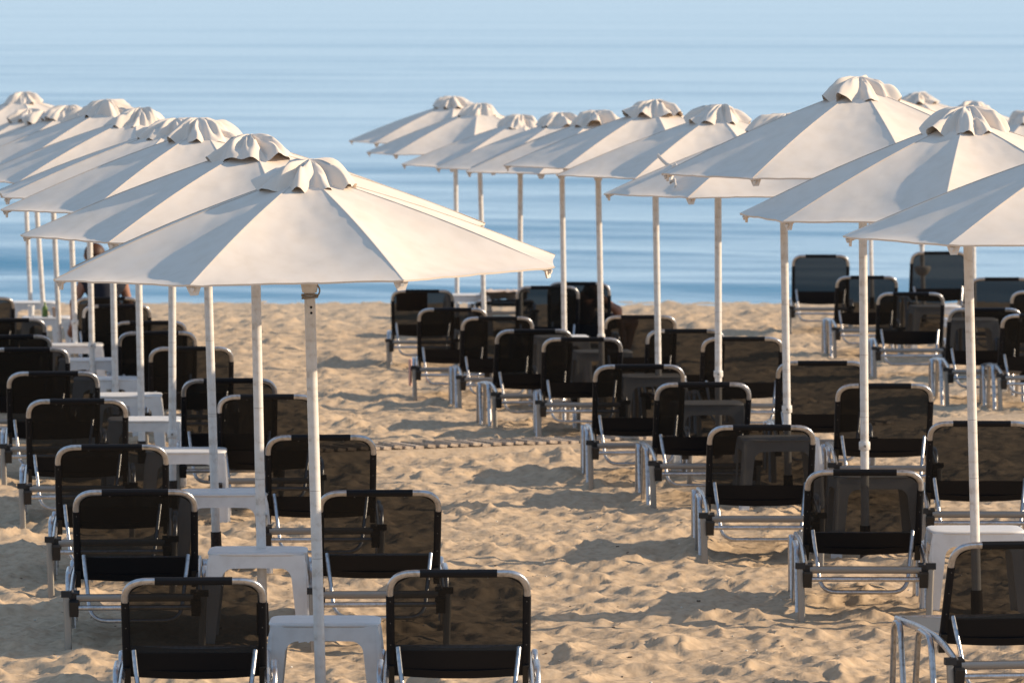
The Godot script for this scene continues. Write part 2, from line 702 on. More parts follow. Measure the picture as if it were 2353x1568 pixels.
func lounger_kit(angle: float) -> Node3D:
	# rear end at z = 0, foot end towards -z; the backrest leans back over the rear end
	if lounger_kits.has(angle):
		return lounger_kits[angle]
	var o := Node3D.new()
	var pv := Vector3(0, 0.30, -0.42)
	var up := Vector3(0, sin(angle), cos(angle))
	var bl := 0.54
	var mb: MB
	# side rails, a little arched
	for s in [-1.0, 1.0]:
		mb = MB.new()
		var path := fillet([Vector3(s * 0.325, 0.26, 0.0), Vector3(s * 0.325, 0.31, -0.35), Vector3(s * 0.325, 0.305, -0.9), Vector3(s * 0.325, 0.275, -1.46)], 0.15, 4)
		mb.tube(path, 0.020, 0.013, Vector3.UP, 10)
		part("side_rail", mb.mesh(), M.aluminium, o)
		# rear post with its black cap and joint
		mb = MB.new()
		mb.tube(PackedVector3Array([Vector3(s * 0.352, 0.248, 0.0), Vector3(s * 0.346, 0.1, 0.01), Vector3(s * 0.342, -0.07, 0.02)]), 0.019, 0.012, Vector3.RIGHT, 10, true, 0.6)
		var post := part("rear_leg", mb.mesh(), M.dull_aluminium, o)
		mb = MB.new()
		mb.box(Vector3(-0.027, -0.016, -0.018), Vector3(0.027, 0.016, 0.018), Transform3D(Basis.IDENTITY, Vector3(s * 0.352, 0.258, 0.0)))
		part("end_cap", mb.mesh(), M.black_plastic, post)
		mb = MB.new()
		mb.box(Vector3(-0.030, -0.045, -0.035), Vector3(0.030, 0.035, 0.03), Transform3D(Basis(Vector3.RIGHT, 0.15), Vector3(s * 0.315, 0.232, -0.02)))
		mb.box(Vector3(-0.022, -0.05, -0.03), Vector3(0.022, 0.03, 0.03), Transform3D(Basis(Vector3.RIGHT, 0.3), Vector3(s * 0.312, 0.2, 0.012)))
		part("joint_block", mb.mesh(), M.black_plastic, o)
		mb = MB.new()
		mb.box(Vector3(-0.016, -0.05, -0.02), Vector3(0.016, 0.055, 0.02), Transform3D(Basis(Vector3.RIGHT, PI / 2 - angle), pv + Vector3(s * LW, -0.005, 0)))
		part("hinge", mb.mesh(), M.black_plastic, o)
		# bent leg loops
		for z in [[-0.33, -0.44, -0.74, -0.86], [-1.12, -1.2, -1.36, -1.42]]:
			mb = MB.new()
			var lp := fillet([Vector3(s * 0.352, -0.07, z[0]), Vector3(s * 0.356, 0.31 - 0.03 * absf(z[1] + 0.44), z[1]), Vector3(s * 0.356, 0.318 - 0.06 * absf(z[2] + 0.74), z[2]), Vector3(s * 0.352, -0.07, z[3])], 0.075, 5)
			mb.tube(lp, 0.0155, 0.012, Vector3.RIGHT, 10, true, 0.9)
			part("leg_loop", mb.mesh(), M.aluminium, o)
	# cross bars
	mb = MB.new()
	mb.tube(PackedVector3Array([Vector3(-0.30, 0.238, 0.005), Vector3(0.30, 0.238, 0.005)]), 0.020, 0.011, Vector3.UP, 10, true, 0.7)
	part("cross_bar", mb.mesh(), M.dark_bar, o)
	mb = MB.new()
	mb.tube(PackedVector3Array([Vector3(-0.30, 0.188, 0.012), Vector3(0.30, 0.188, 0.012)]), 0.0135, 0.0135, Vector3.UP, 10)
	part("cross_bar", mb.mesh(), M.aluminium, o)
	mb = MB.new()
	mb.tube(PackedVector3Array([Vector3(-0.325, 0.275, -1.46), Vector3(0.325, 0.275, -1.46)]), 0.018, 0.013, Vector3.UP, 8)
	part("cross_bar", mb.mesh(), M.aluminium, o)
	# seat sling
	mb = MB.new()
	var p := PackedVector3Array()
	for j in 15:
		var z := lerpf(-0.40, -1.45, j / 14.0)
		for i in 9:
			var x := lerpf(-0.318, 0.318, i / 8.0)
			p.append(Vector3(x, 0.328 - 0.03 * pow(j / 14.0, 1.5) - 0.02 * (1.0 - pow(x / 0.318, 2.0)), z))
	mb.grid(p, 9, 15, false, false)
	part("seat_sling", mb.mesh(), M.seat, o)
	# backrest frame: sides, round shoulders, top bar
	var at := func(x: float, l: float, off := 0.0) -> Vector3:
		return pv + Vector3(x, 0, 0) + up * l + Vector3(0, -cos(angle), sin(angle)) * off
	mb = MB.new()
	var fr := fillet([at.call(-LW, -0.03), at.call(-LW - 0.002, bl), at.call(LW + 0.002, bl), at.call(LW, -0.03)], 0.105, 8)
	mb.tube(fr, 0.0125, 0.0165, Vector3(0, -cos(angle), sin(angle)), 12, true, 0.85)
	var frame := part("backrest_frame", mb.mesh(), M.aluminium, o)
	# sling cloth with hollowed shoulders
	mb = MB.new()
	p = PackedVector3Array()
	var nu := 13
	var nv := 24
	for j in nv:
		var t := float(j) / (nv - 1)
		var l := lerpf(0.12, bl, t)
		var w := LW
		var tt := clampf((l - (bl - 0.115)) / 0.115, 0.0, 1.0)
		w = LW - (LW - 0.165) * (1.0 - sqrt(maxf(0.0, 1.0 - tt * tt)))
		for i in nu:
			var u := lerpf(-1.0, 1.0, float(i) / (nu - 1))
			var off := -0.018 * (1.0 - u * u) * sin(PI * minf(t * 1.2, 1.0)) + 0.002
			p.append(at.call(u * w, l, off))
	mb.grid(p, nu, nv, false, false)
	part("backrest_sling", mb.mesh(), M.mesh, o)
	# doubled cloth along the shoulders
	for s in [-1.0, 1.0]:
		mb = MB.new()
		var e := PackedVector3Array()
		for j in 12:
			var tt := j / 11.0
			var l := lerpf(bl - 0.115, bl - 0.006, tt)
			var w := LW - (LW - 0.165) * (1.0 - sqrt(maxf(0.0, 1.0 - tt * tt)))
			e.append(at.call(s * w, l, 0.0))
		mb.tube(e, 0.003, 0.008, Vector3(0, -cos(angle), sin(angle)), 6)
		part("sling_hem", mb.mesh(), M.black, o)
		# black sleeve round the side tube, with its rivets
		mb = MB.new()
		mb.tube(PackedVector3Array([at.call(s * LW, 0.02), at.call(s * (LW + 0.001), 0.26), at.call(s * (LW + 0.001), bl - 0.118)]), 0.0145, 0.019, Vector3(0, -cos(angle), sin(angle)), 12, true, 0.85)
		var sleeve := part("side_sleeve", mb.mesh(), M.black, o)
		mb = MB.new()
		for k in 4:
			var c: Vector3 = at.call(s * LW, 0.045 + k * 0.118, 0.0135)
			mb.tube(PackedVector3Array([c, c + Vector3(0, -cos(angle), sin(angle)) * 0.003]), 0.0028, 0.0028, Vector3.RIGHT, 6)
		tag(part("rivets", mb.mesh(), M.rivet, sleeve), "", "", "", "stuff")
	mb = MB.new()
	mb.tube(PackedVector3Array([at.call(-0.172, bl), at.call(0.0, bl), at.call(0.172, bl)]), 0.0145, 0.019, Vector3(0, -cos(angle), sin(angle)), 12, true, 0.85)
	var ts := part("top_sleeve", mb.mesh(), M.black, o)
	mb = MB.new()
	for x in [-0.13, 0.13]:
		var c: Vector3 = at.call(x, bl - 0.014, 0.011)
		mb.tube(PackedVector3Array([c, c + Vector3(0, -cos(angle), sin(angle)) * 0.004]), 0.0028, 0.0028, Vector3.RIGHT, 6)
	tag(part("rivets", mb.mesh(), M.rivet, ts), "", "", "", "stuff")
	# doubled black cloth at the foot of the backrest, sagging a little
	mb = MB.new()
	p = PackedVector3Array()
	for j in 5:
		for i in 13:
			var u := lerpf(-1.0, 1.0, i / 12.0)
			var l := lerpf(0.125, -0.012 - 0.018 * (1.0 - u * u), j / 4.0)
			p.append(at.call(u * (LW - 0.012), l, 0.006))
	mb.grid(p, 13, 5, false, true)
	part("sling_foot", mb.mesh(), M.black, o)
	# prop: a round tube bent to a U, hung from the backrest
	mb = MB.new()
	var at1: Vector3 = at.call(0, 0.15, 0.016)
	var low := Vector3(0, 0.10, -0.16)
	if angle < 0.5:
		low = Vector3(0, 0.24, -0.03)
	var pr := fillet([Vector3(-0.272, at1.y, at1.z), Vector3(-0.232, low.y, low.z), Vector3(0.232, low.y, low.z), Vector3(0.272, at1.y, at1.z)], 0.085, 6)
	mb.tube(pr, 0.0115, 0.0115, Vector3(0, 0, 1), 10)
	part("prop_bar", mb.mesh(), M.aluminium, o)
	lounger_kits[angle] = o
	return o

func lounger(label: String, group: String, xl: float, xr: float, ytop: float, yaw_deg: float, angle := 1.02) -> Node3D:
	var kit := lounger_kit(angle)
	var o: Node3D = kit.duplicate()
	o.name = numbered("sun_lounger")
	add_child(o)
	var top := Vector3(0, 0.30 + 0.555 * sin(angle), -0.42 + 0.54 * cos(angle))
	var cx := (xl + xr) / 2.0
	var d := find_d(cx, ytop, top.y)
	var yaw := deg_to_rad(yaw_deg)
	var p := pt(cx, ytop, d) - top.rotated(Vector3.UP, yaw)
	# stand it on the ground of both ends
	var foot := p + Vector3(0, 0, -1.6).rotated(Vector3.UP, yaw)
	var g0 := ground(p.x, -p.z)
	var g1 := ground(foot.x, -foot.z)
	p.y = g0
	o.position = p
	# rotation about x lifts the foot end when the ground rises there
	o.rotation = Vector3(atan2(g1 - g0, 1.6), yaw, 0.0)
	o.scale = Vector3(0.985, 1.0, 1.0)
	tag(o, label, "sun lounger", group)
	return o

# ---------------------------------------------------------------- tables
var table_kit: Node3D

func make_table_kit() -> Node3D:
	var o := Node3D.new()
	var half := 0.265
	var hgt := 0.425
	var mb := MB.new()
	# top: a rounded square slab with a soft edge
	var rings := [[-0.03, -0.012], [0.0, -0.012], [0.004, -0.006], [0.002, 0.0], [-0.006, 0.005], [-0.05, 0.006]]
	var pts := PackedVector3Array()
	var nseg := 40
	for rg in rings:
		for i in nseg:
			var f := TAU * i / nseg
			var c := cos(f)
			var s := sin(f)
			var k := pow(pow(absf(c), 7.0) + pow(absf(s), 7.0), -1.0 / 7.0)
			var e: float = (half - 0.012 + rg[0])
			pts.append(Vector3(c * k * e, hgt + rg[1], s * k * e))
	mb.grid(pts, nseg, rings.size(), true, true)
	var last := (rings.size() - 1) * nseg
	for i in range(1, nseg - 1):
		mb.tri(pts[last], pts[last + i + 1], pts[last + i])
	part("table_top", mb.mesh(), M.plastic, o)
	# each leg: an angle of two flaring webs that sweep into the apron
	var prof := PackedVector2Array()
	prof.append(Vector2(0.0, hgt - 0.008))
	prof.append(Vector2(0.0, hgt - 0.075))
	prof.append(Vector2(half - 0.145, hgt - 0.077))
	for k in 7:
		var t := k / 6.0 * PI / 2.0
		prof.append(Vector2(half - 0.145 + 0.055 * sin(t), hgt - 0.077 - 0.055 * (1.0 - cos(t))))
	prof.append(Vector2(half - 0.066, -0.06))
	prof.append(Vector2(half - 0.006, -0.06))
	prof.append(Vector2(half - 0.006, hgt - 0.15))
	prof.append(Vector2(half - 0.012, hgt - 0.05))
	prof.append(Vector2(half - 0.022, hgt - 0.008))
	var tris := Geometry2D.triangulate_polygon(prof)
	var leg_mesh: ArrayMesh
	mb = MB.new()
	for face in 2:
		var place := func(q: Vector2, inner: float) -> Vector3:
			var flare := 0.022 * (1.0 - q.y / hgt)
			var out: float = half - 0.018 + flare - inner
			var along: float = q.x + flare * clampf(q.x / half, 0.0, 1.0)
			return Vector3(along, q.y, out) if face == 0 else Vector3(out, q.y, along)
		for k in range(0, tris.size(), 3):
			var a := prof[tris[k]]
			var b := prof[tris[k + 1]]
			var c := prof[tris[k + 2]]
			var cw := (b - a).cross(c - a) < 0.0
			if (cw and face == 0) or (not cw and face == 1):
				mb.tri(place.call(a, 0.0), place.call(b, 0.0), place.call(c, 0.0))
				mb.tri(place.call(a, 0.012), place.call(c, 0.012), place.call(b, 0.012))
			else:
				mb.tri(place.call(a, 0.0), place.call(c, 0.0), place.call(b, 0.0))
				mb.tri(place.call(a, 0.012), place.call(b, 0.012), place.call(c, 0.012))
		for k in prof.size():
			var a := prof[k]
			var b := prof[(k + 1) % prof.size()]
			if k == 0:
				continue
			mb.quad(place.call(a, 0.0), place.call(a, 0.012), place.call(b, 0.012), place.call(b, 0.0))
	leg_mesh = mb.mesh()
	for k in 4:
		var l := part("leg", leg_mesh, M.plastic, o)
		l.rotation.y = k * PI / 2.0
	return o

func table(label: String, group: String, cx: float, ytop: float, yaw_deg: float) -> Node3D:
	var o: Node3D = table_kit.duplicate()
	o.name = numbered("side_table")
	add_child(o)
	var d := find_d(cx, ytop, 0.43)
	var p := pt(cx, ytop, d) + Vector3(0, 0, -0.10)
	p.y = ground(p.x, -p.z)
	o.position = p
	o.rotation.y = deg_to_rad(yaw_deg)
	o.scale = Vector3(1.0, 1.0, 0.62)
	tag(o, label, "side table", group)
	return o

func _ready() -> void:
	rng.seed = 2024
	# ------------------------------------------------ camera, sky, sun
	var cam := Camera3D.new()
	cam.name = "camera"
	cam.fov = rad_to_deg(2.0 * atan(CY / F))
	cam.near = 0.5
	cam.far = 9000.0
	var lens := CameraAttributesPhysical.new()
	lens.frustum_focal_length = 12.0 / (CY / F)
	lens.frustum_focus_distance = 26.0
	lens.frustum_near = 0.5
	lens.frustum_far = 9000.0
	lens.exposure_aperture = 8.5
	cam.attributes = lens
	add_child(cam)
	cam.position = Vector3(0, EYE, 0)
	cam.rotation.x = -pitch
	cam.current = true

	var env := Environment.new()
	env.background_mode = Environment.BG_SKY
	var sky := Sky.new()
	var sm := ProceduralSkyMaterial.new()
	sm.sky_top_color = Color(0.46, 0.565, 0.69)
	sm.sky_horizon_color = Color(0.78, 0.843, 0.888)
	sm.energy_multiplier = 1.12
	sm.sky_curve = 0.14
	sm.ground_bottom_color = Color(0.35, 0.33, 0.28)
	sm.ground_horizon_color = Color(0.6, 0.62, 0.62)
	sm.sun_angle_max = 20.0
	sky.sky_material = sm
	env.sky = sky
	env.tonemap_mode = Environment.TONE_MAPPER_LINEAR
	env.tonemap_exposure = 1.31
	env.sdfgi_enabled = true
	env.ssao_enabled = true
	env.ssil_enabled = true
	var we := WorldEnvironment.new()
	we.name = "world_environment"
	we.environment = env
	add_child(we)

	var sun := DirectionalLight3D.new()
	sun.name = "sun"
	sun.light_energy = 1.5
	sun.light_color = Color(1.0, 0.905, 0.775)
	sun.light_angular_distance = 0.5
	sun.shadow_enabled = true
	add_child(sun)
	var el := deg_to_rad(24.5)
	var az := deg_to_rad(3.0)
	var to_sun := Vector3(cos(el) * cos(az), sin(el), -cos(el) * sin(az))
	sun.look_at_from_position(to_sun * 50.0, Vector3.ZERO, Vector3.UP)

	make_materials()
	path_a = pt(870, 1024, find_d(870, 1024, 0.02))
	path_b = pt(1360, 1007, find_d(1360, 1007, 0.02))
	build_sand()
	build_sea()

	# ------------------------------------------------ parasols
	make_parasol_kit()
	var ord := ["first", "second", "third", "fourth", "fifth", "sixth", "seventh", "eighth", "ninth", "tenth", "eleventh"]
	# [pole x, y at the rim; pole x, y lower down; distance; x, y of the top; turn of a corner from the camera side in degrees; collar height]
	var row_a := [
		[713, 655, 736, 1568, 24.2, 697, 368, 22.0, 0.0],
		[590, 655, 602, 1365, 27.5, 583, 310, 11.0, 0.0],
		[480, 655, 495, 1205, 31.2, 465, 272, 15.0, 0.0],
		[397, 655, 396, 1010, 34.8, 380, 273, 30.0, 0.45],
		[320, 655, 325, 1000, 38.5, 312, 249, 5.0, 0.0],
		[261, 655, 265, 900, 42.0, 247, 229, 12.0, 0.0],
		[209, 655, 212, 850, 45.6, 200, 250, 28.0, 0.55],
		[169, 655, 175, 850, 49.0, 143, 243, 18.0, 0.62],
		[131, 655, 137, 800, 52.6, 115, 255, 33.0, 0.0],
		[96, 655, 103, 770, 56.3, 75, 250, 8.0, 0.0],
		[65, 580, 71, 740, 60.0, 45, 212, 16.0, 0.0]]
	var row_b := [
		[2520, 655, 2530, 1300, 24.9, 2520, 292, 5.0, 0.0],
		[2219, 560, 2240, 1240, 28.1, 2216, 247, -11.0, 0.0, 1.12],
		[1979, 510, 1986, 1070, 31.5, 1984, 178, 10.0, 0.62, 1.14],
		[1799, 520, 1808, 970, 35.0, 1795, 262, 12.0, 0.58],
		[1648, 455, 1650, 880, 38.6, 1651, 241, 14.0, 0.6],
		[1505, 455, 1512, 835, 42.2, 1504, 230, 8.0, 0.0],
		[1374, 430, 1381, 775, 46.0, 1365, 254, 20.0, 0.6],
		[1291, 425, 1296, 750, 50.0, 1283, 259, 12.0, 0.0],
		[1195, 420, 1195, 725, 53.6, 1193, 264, 10.0, 0.0],
		[1103, 415, 1112, 725, 57.0, 1097, 238, -3.0, 0.0],
		[1047, 415, 1050, 705, 60.5, 1035, 222, -3.0, 0.0]]
	var row_c := [
		[2375, 620, 2380, 730, 53.0, 2372, 255, 20.0, 0.0],
		[2236, 600, 2238, 710, 57.0, 2233, 233, 8.0, 0.0],
		[2117, 550, 2121, 670, 60.5, 2116, 213, 15.0, 0.85],
		[1999, 520, 2002, 630, 64.5, 2000, 205, 0.0, 0.0]]
	var rows := [[row_a, "navy-shirted person's row"], [row_b, "row crossed by the plank path"], [row_c, "outermost row on the sunny side"]]
	var k := 0
	for r in rows:
		for i in r[0].size():
			var u: Array = r[0][i]
			var slope: float = float(u[2] - u[0]) / float(u[3] - u[1])
			var d: float = u[4]
			var yb := ground_y(u[2], d)
			var xb: float = u[2] + slope * (yb - u[3])
			var foot := pt(xb, yb, d)
			foot.y = ground(foot.x, d)
			var peak := pt(u[5], u[6], d)
			var lean := atan(-slope) * -1.0
			lean = atan(slope)
			var top := (peak.y - foot.y) / cos(lean) - PEAK * float(u[9] if u.size() > 9 else 1.0) - 0.085
			parasol("cream parasol, %s from the inland end, %s" % [ord[i], r[1]], "cream parasols in rows", foot, lean, top, deg_to_rad(u[7]), k, u[8], u[9] if u.size() > 9 else 1.0)
			k += 1

	# ------------------------------------------------ loungers
	var la := [[283, 604, 1328, 2.4], [166, 452, 1125, 3.0], [131, 380, 1022, 3.4], [61, 291, 917, 4.5], [16, 227, 854, 5.0], [-35, 157, 799, 5.5], [-62, 115, 770, 5.5], [-60, 100, 732, 5.5], [-112, 27, 683, 6.0]]
	var lb := [[890, 1216, 1310, 0.6], [740, 1003, 1127, 2.6], [613, 860, 1000, 2.5], [506, 720, 907, 3.0], [424, 628, 870, 3.5], [346, 531, 797, 4.0], [275, 446, 762, 4.5], [266, 420, 738, 4.5], [182, 353, 700, 5.0], [181, 312, 683, 5.0]]
	var lc := [[2190, 2490, 1245, 6.6], [1848, 2127, 1080, -1.0], [1628, 1873, 977, 0.3], [1506, 1728, 879, 2.6], [1368, 1570, 838, 1.2], [1246, 1430, 776, 0.8], [1143, 1314, 757, 5.6], [1063, 1224, 728, 3.6], [966, 1113, 708, 1.0], [900, 1040, 666, 0.0]]
	var ld := [[2118, 2395, 968, -1.5], [1917, 2150, 882, -1.0], [1790, 1990, 830, -0.5], [1617, 1797, 775, 1.0], [1492, 1660, 757, 2.0], [1393, 1550, 725, 1.0], [1255, 1405, 648, -4.0, 1.42], [1187, 1330, 657, 2.0, 1.25]]
	var le := [[2300, 2480, 722, 1.0], [2178, 2352, 708, 1.0], [2013, 2174, 672, -1.3], [1920, 2066, 634, 1.2], [1820, 1952, 585, -2.0, 1.25]]
	var lf := [[2325, 2480, 668, 0.0], [2235, 2370, 638, 0.5], [2093, 2225, 578, 2.0, 1.25]]
	var sets := [
		[la, "shade side of the navy-shirted person's row"], [lb, "sunny side of the navy-shirted person's row"],
		[lc, "shade side of the plank path row"], [ld, "sunny side of the plank path row"],
		[le, "shade side of the outermost sunny row"], [lf, "sunny side of the outermost sunny row"]]
	for s in sets:
		for i in s[0].size():
			var q: Array = s[0][i]
			lounger("black mesh sun lounger, %s from the inland end, %s" % [ord[i], s[1]], "black mesh sun loungers in rows", q[0], q[1], q[2], q[3], q[4] if q.size() > 4 else [1.02, 0.97, 1.06, 1.02][(i * 3 + s[0].size()) % 4])

	# ------------------------------------------------ tables
	table_kit = make_table_kit()
	var ta := [[745, 1428, 0.0], [590, 1266, 0.0], [512, 1131, 2.0], [425, 1034, 2.0], [330, 962, 3.0], [290, 906, 3.0], [240, 868, 3.0], [200, 825, 4.0], [170, 790, 4.0], [105, 728, 4.0], [75, 693, 4.0]]
	var tb := [[2245, 1217, 2.0], [2010, 1090, 6.0], [1790, 1006, 6.0], [1625, 925, 6.0], [1500, 862, 6.0], [1385, 806, 6.0], [1290, 772, 6.0], [1073, 676, 5.0]]
	var tc := [[2150, 702, 6.0], [2232, 732, 6.0]]
	for s in [[ta, "navy-shirted person's row"], [tb, "plank path row"], [tc, "outermost sunny row"]]:
		for i in s[0].size():
			var q: Array = s[0][i]
			table("white plastic side table, %s from the inland end, %s" % [ord[i], s[1]], "white plastic side tables", q[0], q[1], q[2])

	# ------------------------------------------------ plank path
	var walk := base("plank_path")
	tag(walk, "narrow roll-out path of grey wooden planks lying across the sand", "plank path")
	var along := (path_b - path_a)
	along.y = 0.0
	along = along.normalized()
	var planks := []
	for v in 3:
		var mb := MB.new()
		var e := 0.004
		mb.box(Vector3(-0.036, -0.012, -0.18), Vector3(0.036, 0.010, 0.18))
		planks.append(mb.mesh())
	var px := -2.2
	var n := 0
	while px < 2.9:
		var d := path_d(px)
		var pl := part("plank", planks[n % 3], M.wood[(n * 7) % 3], walk, Vector3(px, ground(px, d) + 0.022 + rng.randf_range(-0.004, 0.004), -d))
		pl.rotation = Vector3(rng.randf_range(-0.02, 0.02), atan2(-along.z, along.x) + 0.12 + rng.randf_range(-0.05, 0.05), rng.randf_range(-0.16, -0.06))
		px += 0.083
		n += 1
	build_people()
	build_small_things()

# ---------------------------------------------------------------- people
func flesh(bones: Array, cell: float, soft: float) -> ArrayMesh:
	# one continuous skin round tapered bones [from, to, radius, radius]
	var lo := Vector3.ONE * 99.0
	var hi := -lo
	for b in bones:
		var r := maxf(b[2], b[3]) + 0.04
		lo = lo.min((b[0] as Vector3).min(b[1]) - Vector3.ONE * r)
		hi = hi.max((b[0] as Vector3).max(b[1]) + Vector3.ONE * r)
	var nx := int((hi.x - lo.x) / cell) + 2
	var ny := int((hi.y - lo.y) / cell) + 2
	var nz := int((hi.z - lo.z) / cell) + 2
	var f := PackedFloat32Array()
	f.resize(nx * ny * nz)
	f.fill(0.2)
	for b in bones:
		var a: Vector3 = b[0]
		var ab: Vector3 = b[1] - a
		var l2 := maxf(ab.length_squared(), 1e-9)
		var ra: float = b[2]
		var rb: float = b[3]
		var r := maxf(ra, rb) + soft + cell
		var p0 := ((a.min(b[1]) - Vector3.ONE * r - lo) / cell).floor()
		var p1 := ((a.max(b[1]) + Vector3.ONE * r - lo) / cell).ceil()
		for z in range(maxi(int(p0.z), 0), mini(int(p1.z), nz - 1) + 1):
			for y in range(maxi(int(p0.y), 0), mini(int(p1.y), ny - 1) + 1):
				for x in range(maxi(int(p0.x), 0), mini(int(p1.x), nx - 1) + 1):
					var q := lo + Vector3(x, y, z) * cell - a
					var t := clampf(q.dot(ab) / l2, 0.0, 1.0)
					var d := (q - ab * t).length() - lerpf(ra, rb, t)
					var i := (z * ny + y) * nx + x
					var o := f[i]
					var h := maxf(soft - absf(o - d), 0.0) / soft
					f[i] = minf(o, d) - h * h * soft * 0.25
	var at := PackedInt32Array()
	at.resize(f.size())
	at.fill(-1)
	var mb := MB.new()
	var step := [0, 1, nx, nx + 1, nx * ny, nx * ny + 1, nx * ny + nx, nx * ny + nx + 1]
	var edges := [[0, 1], [2, 3], [4, 5], [6, 7], [0, 2], [1, 3], [4, 6], [5, 7], [0, 4], [1, 5], [2, 6], [3, 7]]
	for z in nz - 1:
		for y in ny - 1:
			for x in nx - 1:
				var i := (z * ny + y) * nx + x
				var v0 := f[i]
				if v0 > cell * 2.0 or v0 < -cell * 2.0:
					continue
				var ins := 0
				for k in 8:
					if f[i + step[k]] < 0.0:
						ins += 1
				if ins == 0 or ins == 8:
					continue
				var sum := Vector3.ZERO
				var cnt := 0
				for e in edges:
					var va := f[i + step[e[0]]]
					var vb := f[i + step[e[1]]]
					if (va < 0.0) != (vb < 0.0):
						var t := va / (va - vb)
						var ca := Vector3(e[0] & 1, (e[0] >> 1) & 1, e[0] >> 2)
						var cb := Vector3(e[1] & 1, (e[1] >> 1) & 1, e[1] >> 2)
						sum += ca.lerp(cb, t)
						cnt += 1
				at[i] = mb.v.size()
				mb.v.append(lo + (Vector3(x, y, z) + sum / cnt) * cell)
				mb.uv.append(Vector2.ZERO)
				mb.n.append(Vector3(f[i + 1] - f[i], f[i + nx] - f[i], f[i + nx * ny] - f[i]).normalized())
	for z in range(1, nz - 1):
		for y in range(1, ny - 1):
			for x in range(1, nx - 1):
				var i := (z * ny + y) * nx + x
				if at[i] < 0:
					continue
				var s0 := f[i] < 0.0
				for ax in 3:
					var st: int = [1, nx, nx * ny][ax]
					if s0 == (f[i + st] < 0.0):
						continue
					var u: int = [nx, nx * ny, 1][ax]
					var w: int = [nx * ny, 1, nx][ax]
					var a := at[i]
					var b := at[i - u]
					var c := at[i - u - w]
					var d := at[i - w]
					if a < 0 or b < 0 or c < 0 or d < 0:
						continue
					if s0:
						mb.ix.append_array([a, c, b, a, d, c])
					else:
						mb.ix.append_array([a, b, c, a, c, d])
	return mb.mesh()

func hand(wrist: Vector3, dir: Vector3, out: Vector3) -> Array:
	# palm, four fingers of unequal length with a bend, and a thumb from the side of the palm
	var across := dir.cross(out).normalized()
	var b := [[wrist, wrist + dir * 0.08, 0.026, 0.028], [wrist + across * 0.018 + dir * 0.02, wrist + across * 0.022 + dir * 0.085, 0.018, 0.016], [wrist - across * 0.018 + dir * 0.02, wrist - across * 0.022 + dir * 0.085, 0.018, 0.016]]
	var len := [0.070, 0.080, 0.075, 0.058]
	for k in 4:
		var r := wrist + dir * 0.085 + across * (0.031 - 0.021 * k)
		var m: Vector3 = r + dir * len[k] * 0.55 - out * 0.006
		b.append([r, m, 0.0095, 0.009])
		b.append([m, m + (dir * 0.8 - out * 0.6).normalized() * len[k] * 0.5, 0.009, 0.008])
	var t := wrist + dir * 0.03 + across * 0.028
	b.append([t, t + (dir * 0.7 + across * 0.7) * 0.05, 0.012, 0.010])
	b.append([t + (dir * 0.7 + across * 0.7) * 0.05, t + (dir * 0.7 + across * 0.7) * 0.05 + dir * 0.03, 0.010, 0.009])
	return b

func head(c: Vector3, face: Vector3) -> Array:
	var up := Vector3.UP
	var side := up.cross(face).normalized()
	return [[c + up * 0.035 - face * 0.015, c + up * 0.03 + face * 0.015, 0.088, 0.085], [c - up * 0.045 + face * 0.03, c - up * 0.02, 0.058, 0.075],
		[c - up * 0.005 + face * 0.095, c - up * 0.03 + face * 0.112, 0.012, 0.016], [c - up * 0.072 + face * 0.07, c - up * 0.06 + face * 0.055, 0.02, 0.03],
		[c + side * 0.088 - up * 0.01, c + side * 0.092 + up * 0.02, 0.014, 0.018], [c - side * 0.088 - up * 0.01, c - side * 0.092 + up * 0.02, 0.014, 0.018]]

